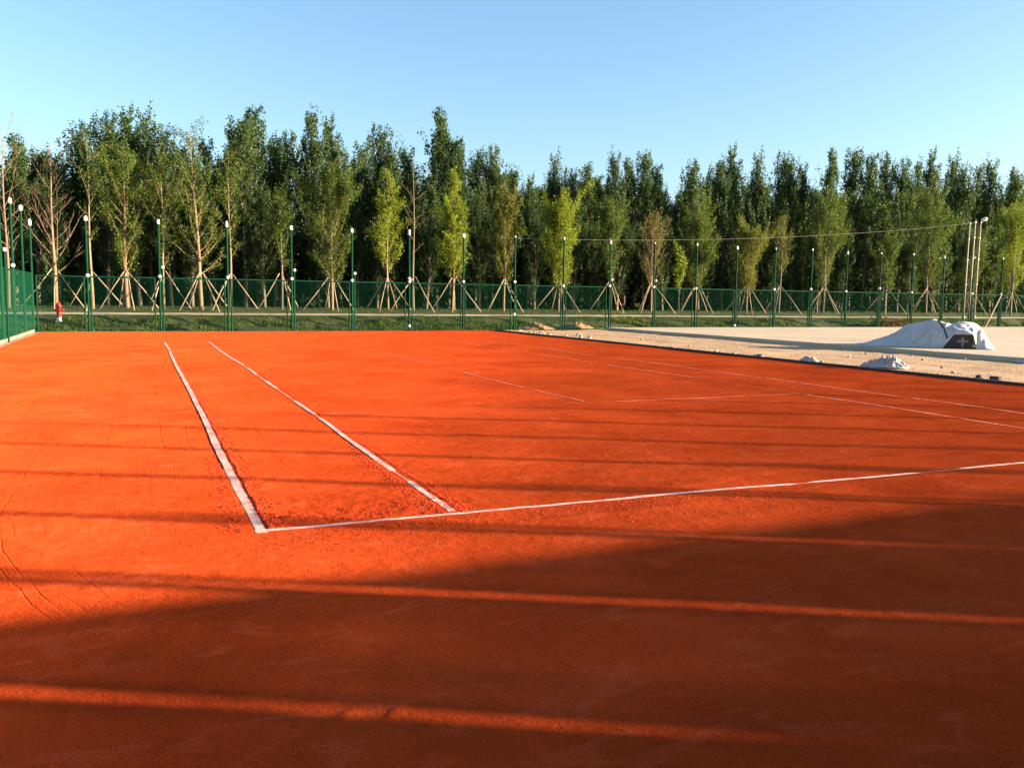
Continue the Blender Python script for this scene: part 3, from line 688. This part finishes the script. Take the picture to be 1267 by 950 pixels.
# overhead cable
a, b = Vector((18.62, 40.0, 5.05)), Vector((53.83, 36.5, 7.35)); pts = []
for i in range(33):
    t = i / 32; p = a.lerp(b, t); p.z -= 4 * .55 * t * (1 - t) ; pts.append(p)
w = MB(); w.tube(pts, .0065, 5)
tag(w.build('overhead_cable', M['wire']), 'thin sagging overhead cable strung across the trees to the lamp pole', 'cable')
# white bar leaning on the fence
lb = MB(); lb.tube([(49.6, 32.45, -.0), (51.45, 32.78, 2.26)], .042, 8)
tag(lb.build('leaning_bar', M['stake']), 'pale bar leaning diagonally against the right end of the far fence', 'bar')

# tarpaulin-covered pile on the slab
TO = Vector((22.30, 14.55, .142)); TU = Vector((.643, -.766, 0)); TV = Vector((.766, .643, 0))
trz = math.atan2(TU.y, TU.x)
pile = thing('tarpaulin_pile', 'long low pile of site goods under a grey-white tarpaulin on the concrete slab', 'tarpaulin', TO, trz)
PU = [(-1.42, 0), (-1.35, .04), (-.92, .19), (-.55, .31), (-.26, .50), (-.03, .69), (.34, .79), (.70, .88), (1.01, .85), (1.24, .74), (1.42, .80), (1.72, .83), (2.07, .74), (2.31, .54), (2.43, .17), (2.48, 0)]
BU0, BU1, BH = 1.27, 1.92, .45
def tarp_front(u): return np.interp(u, [-9, BU0 - .20, BU0 + .12, BU1 + .015, BU1 + .12, 9], [0, 0, BH + .012, BH + .012, 0, 0])
def tarp_z(u, v):
    top = sum(np.interp(u + k_, [p[0] for p in PU], [p[1] for p in PU]) for k_ in (-.14, -.07, 0, .07, .14)) / 5 * (1 + .02 * vnoise(u * 3, v * 2))
    f0 = tarp_front(u)
    up = np.clip(v / (.75 + .25 * vnoise(u * 1.7, 0 * u + 3)), 0, 1); up = np.sin(up * math.pi / 2) ** .8
    dn = 1 - np.clip((v - 1.35) / .75, 0, 1) ** 2
    fold = np.abs(vnoise(u * 2.3 + v * 1.1, v * 1.9 - u * .7)) + .5 * np.abs(vnoise(u * 5 - v * 2, v * 4 + u))
    z = (f0 + (np.maximum(top, f0 + .02) - f0) * up) * dn
    z = z + (.13 * fold - .04) * np.clip(z * 3, 0, 1) * (v > .01)
    for (u0, wdt, sl, am) in ((-.55, .07, -.5, .05), (-.1, .06, -.45, .07), (.25, .05, -.3, .06), (.55, .07, .25, .05), (.95, .05, .45, .06), (2.12, .05, .1, .05), (2.28, .04, .05, .05)):
        z = z + am * np.exp(-((u - u0 - sl * v) / wdt) ** 2) * np.clip(z * 2.5, 0, 1) * np.clip(1.2 - v, 0, 1)
    return np.maximum(z, .006 + .01 * np.abs(vnoise(u * 9, v * 9)))
Ua = np.linspace(-1.5, 2.55, 150); Va = np.concatenate([[0, .004], np.linspace(.03, 2.1, 60)])
gu, gv = np.meshgrid(Ua, Va); Zt = tarp_z(gu, gv)
gvv = gv + .10 * vnoise(gu * 1.8, gu * 0 + 5) * (1 - np.clip(gv, 0, 1)) * (np.abs(gu - 1.5) > .75) 
Vt = np.stack([gu.ravel(), gvv.ravel(), Zt.ravel()], 1); nxx = len(Ua)
ii = (np.arange(len(Va) - 1)[:, None] * nxx + np.arange(nxx - 1)[None]).ravel()
cv = np_mesh('cover', Vt, np.stack([ii, ii + 1, ii + nxx + 1, ii + nxx], 1), M['tarp'], pile, True)
sm = cv.modifiers.new('thickness', 'SOLIDIFY'); sm.thickness = .008; sm.offset = 1
st = MB(); pp = []
for t in np.linspace(0, 1, 14):
    u = .90 + .30 * t; v = .66 - .60 * t; pp.append((u, v - .02, float(tarp_z(np.array(u), np.array(v))) + .012))
st.tube(pp, .022, 6); st.build('strap', M['black_strap'], pile, True)
cr = thing('crate', 'dark crate with a pale cross-shaped emblem, peeping out under the tarpaulin', 'crate', TO, trz)
def prism(poly, y0, y1):
    m_ = MB(); n_ = len(poly)
    for yy_ in (y0, y1):
        for px, pz in poly: m_.v.append((px, yy_, pz))
    m_.f.append(tuple(range(n_))); m_.f.append(tuple(range(2 * n_ - 1, n_ - 1, -1)))
    for j in range(n_): j2 = (j + 1) % n_; m_.f.append((j, n_ + j, n_ + j2, j2))
    return m_
bo = prism([(BU0 - .17, 0), (BU1, 0), (BU1, BH - .01), (BU0 + .10, BH - .01), (BU0 - .17, .02)], .03, .5).build('body', M['dark_box'], cr)
prism([(BU1 - .03, .0), (BU1 + .004, .0), (BU1 + .004, BH - .006), (BU1 - .03, BH - .006)], .012, .028).build('rim', M['dark_box'], cr)
m = MB(); ec, ez = 1.64, .235
def disc(cx, cz, rx, rz_, y=.014, n=14):
    b = len(m.v)
    for yy_ in (y, .029):
        for j in range(n): m.v.append((cx + rx * math.cos(2 * math.pi * j / n), yy_, cz + rz_ * math.sin(2 * math.pi * j / n)))
    m.f.append(tuple(b + j for j in range(n))); m.f.append(tuple(b + n + j for j in reversed(range(n))))
    for j in range(n): j2 = (j + 1) % n; m.f.append((b + j, b + n + j, b + n + j2, b + j2))
disc(ec, ez + .085, .04, .062, .010); disc(ec - .10, ez + .01, .065, .04, .012); disc(ec + .10, ez + .01, .065, .04, .0125); disc(ec, ez - .10, .034, .10, .0135); disc(ec, ez, .06, .055, .0085)
m.build('emblem', M['emblem'], cr)

def crumple(name, label, cat, loc, sx, sy, h, mat, seed, fold=2.5, n=40):
    t = np.linspace(-1, 1, n); gx, gy = np.meshgrid(t, t)
    rr = np.sqrt(gx ** 2 + gy ** 2); 
    ed = np.clip(1 - rr, 0, 1)
    z = h * np.clip(ed * 1.6, 0, 1) ** .7 * (.45 + 1.1 * np.abs(vnoise(gx * fold + seed, gy * fold + seed * 2)) + .9 * np.abs(vnoise(gx * fold * 2.2 + seed, gy * fold * 2.2)))
    wob = 1 + .35 * vnoise(np.arctan2(gy, gx) * 1.5 + seed, rr * 0 + 2)
    k = np.maximum(rr, 1e-6); cl = np.where(rr > 1, 1 / k, 1)
    V = np.stack([(gx * cl * sx * wob).ravel(), (gy * cl * sy * wob).ravel(), (z + .012).ravel()], 1)
    i = (np.arange(n - 1)[:, None] * n + np.arange(n - 1)[None]).ravel()
    o = np_mesh(name, V, np.stack([i, i + 1, i + n + 1, i + n], 1), mat, None, False)
    o.location = loc; s = o.modifiers.new('thickness', 'SOLIDIFY'); s.thickness = .012; s.offset = -1
    return tag(o, label, cat)
o = crumple('plastic_heap', 'crumpled heap of whitish plastic sheeting beside the dark court edging', 'plastic sheet', (15.72, 9.25, .03), .34, .56, .24, M['plastic_sheet'], 3, 4.5, 70)
o.rotation_euler = (0, 0, .65)
o = crumple('plastic_sheet', 'flat white plastic sheet caught on the edge of the slab at the right', 'plastic sheet', (20.95, 9.2, .03), .28, .55, .10, M['plastic_sheet'], 8)
o = crumple('plastic_scrap', 'small flattened plastic scrap left of the crumpled heap on the sand', 'plastic sheet', (15.45, 11.6, .02), .16, .34, .10, M['plastic_sheet'], 5)
for k, (x, y, sx, sy, h, lab) in enumerate([(17.9, 33.8, 1.0, .5, .30, 'orange earth heap on the bank behind the ninth fence post, nearest the court corner'), (20.6, 34.0, .85, .45, .28, 'orange earth heap on the bank left of the eleventh fence post'), (24.9, 33.3, .6, .35, .24, 'small earth heap at the foot of the bank near the open gateway'), (29.8, 33.2, .7, .3, .25, 'small earth heap on the right side of the open gateway')]):
    o = crumple('earth_heap', lab, 'earth heap', (x, y, gz(x, y) - .03), sx, sy, h, M['earth'], 11 + k, 2.2, 28); o['group'] = 'earth heaps on the bank'
# reddish brush pile
rs0 = np.random.RandomState(4); bp = thing('brush_pile', 'heap of reddish cut brush behind the fence, left of the tarpaulin pile', 'brush pile', (42.5, 33.6, gz(42.5, 33.6)))
m = MB(); P = []
for k in range(70):
    a = rs0.rand() * 6.28; c = Vector((rs0.normal(0, .5), rs0.normal(0, .25), rs0.uniform(.0, .45)))
    d_ = Vector((math.cos(a), math.sin(a) * .5, rs0.uniform(-.1, .6))); b = bez(c, d_, .7, .02, rs0, 3, .15)
    m.tube(b, [.014, .011, .008, .005], 4, False)
    for _ in range(20): P.append(tuple(along(b, rs0.rand()) + Vector(rs0.normal(size=3)) * .05))
m.build('twigs', M['bark_orange'], bp)
V, F = leaf_cloud(np.array(P), .10, rs0); np_mesh('dry_leaves', V, F, M['red_leaf'], bp)
# rubble along the edge of the sand
def stone_mesh(seed, label):
    bm = bmesh.new(); bmesh.ops.create_icosphere(bm, subdivisions=2, radius=1)
    for v in bm.verts:
        n_ = mnoise.noise(v.co * 1.3 + Vector((seed * 7.3, seed, 0))); v.co *= 1 + .45 * n_; v.co.z *= .62
        v.co = Vector([round(c * 3.2) / 3.2 * .35 + c * .65 for c in v.co])
    me = bpy.data.meshes.new('stone'); bm.to_mesh(me); bm.free(); me.materials.append(M['stone'])
    o = bpy.data.objects.new('stone', me); COL.objects.link(o); return tag(o, label, 'stone')
sp = [stone_mesh(k, '') for k in range(5)]; rs0 = np.random.RandomState(31); used_s = set()
spots = []
for _ in range(58): spots.append((15.09 + abs(rs0.normal(0, .16)), rs0.uniform(5.4, 31.5), rs0.uniform(.025, .065)))
for _ in range(34): spots.append((15.3 + abs(rs0.normal(0, .55)), rs0.uniform(23.5, 31.6), rs0.uniform(.03, .10)))
for _ in range(22): spots.append((rs0.uniform(15.2, 21), rs0.uniform(5, 31), rs0.uniform(.02, .05)))
for k, (x, y, s) in enumerate(spots):
    j = k % 5; o = sp[j] if j not in used_s else sp[j].copy()
    if j in used_s: COL.objects.link(o)
    used_s.add(j); o.location = (x, y, .015 + s * .3); o.scale = (s, s, s); o.rotation_euler = (0, 0, k * 1.3)
    tag(o, 'small pale stone lying on the sand strip beside the court edging', 'stone', 'stones strewn along the sand strip')
n = 1800; rg = np.random.RandomState(9)
gx_ = np.where(rg.rand(n) < .5, 15.05 + np.abs(rg.normal(0, .5, n)), rg.uniform(15.1, 21.1, n)); gy_ = rg.uniform(3, 32, n); ss = rg.uniform(.006, .022, n)
bs = np.array([(1, 0, 0), (0, 1, 0), (-1, 0, 0), (0, -1, 0), (0, 0, .8), (0, 0, -.5)], float)[None] * (1 + rg.uniform(-.4, .4, (n, 6, 1))) * ss[:, None, None]
bs[..., 0] += gx_[:, None]; bs[..., 1] += gy_[:, None]; bs[..., 2] += .02 + ss[:, None] * .3
ff = np.array([(0, 1, 4), (1, 2, 4), (2, 3, 4), (3, 0, 4), (1, 0, 5), (2, 1, 5), (3, 2, 5), (0, 3, 5)])
tag(np_mesh('gravel', bs.reshape(-1, 3), (ff[None] + (np.arange(n) * 6)[:, None, None]).reshape(-1, 3), M['stone']), 'fine gravel scattered over the sand strip', 'gravel', kind='stuff')
for k, (x, y, s, lab) in enumerate([(15.35, 6.55, .10, 'left one of two dark bricks at the right end of the sand strip'), (15.32, 6.15, .11, 'right one of two dark bricks at the right end of the sand strip'), (15.25, 13.3, .09, 'dark brick lying by the edging left of the crumpled plastic heap')]):
    m = MB(); m.box(-s, -s * .55, 0, s, s * .55, s * .8); o = m.build('brick', M['dark_brick']); o.location = (x, y, .015); o.rotation_euler = (0, 0, .5 + k)
    bv = o.modifiers.new('worn_edges', 'BEVEL'); bv.width = .02; bv.segments = 2; tag(o, lab, 'brick', 'dark bricks by the edging')

# ------------------------------------------------------------------ light, sky, camera
w = bpy.data.worlds.new('World'); sc.world = w; w.use_nodes = True; nt = w.node_tree; nt.nodes.clear()
sky = nt.nodes.new('ShaderNodeTexSky'); sky.sky_type = 'NISHITA'; sky.sun_disc = False
sky.sun_elevation = R(SUN_EL); sky.sun_rotation = R(90 - SUN_AZ)
sky.air_density = 1.0; sky.dust_density = 1.3; sky.ozone_density = 2.6
bg = nt.nodes.new('ShaderNodeBackground'); bg.inputs['Strength'].default_value = .070
wo = nt.nodes.new('ShaderNodeOutputWorld'); nt.links.new(sky.outputs[0], bg.inputs['Color']); nt.links.new(bg.outputs[0], wo.inputs['Surface'])
sl = bpy.data.lights.new('sun', 'SUN'); sl.energy = 5.; sl.angle = R(.53); sl.color = (1., .80, .56)
so = bpy.data.objects.new('sun', sl); COL.objects.link(so)
sd = Vector((math.cos(R(SUN_EL)) * math.cos(R(SUN_AZ)), math.cos(R(SUN_EL)) * math.sin(R(SUN_AZ)), math.sin(R(SUN_EL))))
so.rotation_euler = sd.to_track_quat('Z', 'Y').to_euler(); so.location = (30, -20, 20)

cam = bpy.data.cameras.new('camera'); co = bpy.data.objects.new('camera', cam); COL.objects.link(co); sc.camera = co
cam.sensor_width = 36; cam.sensor_fit = 'HORIZONTAL'; cam.lens = 29.686; cam.clip_start = .05; cam.clip_end = 2000
R2 = Vector((0.9159533670943749, -0.4010608913347799, 0.013401147347495033)); U2 = Vector((0.02808410553648679, 0.09738140575973779, 0.9948508153630236)); Fw = Vector((0.40030077732211916, 0.9108605948519286, -0.1004602628968188))
mw = Matrix((( R2.x, U2.x, -Fw.x, -.68554), (R2.y, U2.y, -Fw.y, -5.64732), (R2.z, U2.z, -Fw.z, 1.55139), (0, 0, 0, 1)))
co.matrix_world = mw
sc.view_settings.view_transform = 'Standard'; sc.view_settings.look = 'None'; sc.view_settings.gamma = 1; sc.view_settings.use_curve_mapping = False
sc.view_settings.exposure = 2.5
sc.render.engine = 'CYCLES'; sc.cycles.max_bounces = 8; sc.cycles.transparent_max_bounces = 24; sc.cycles.use_denoising = True
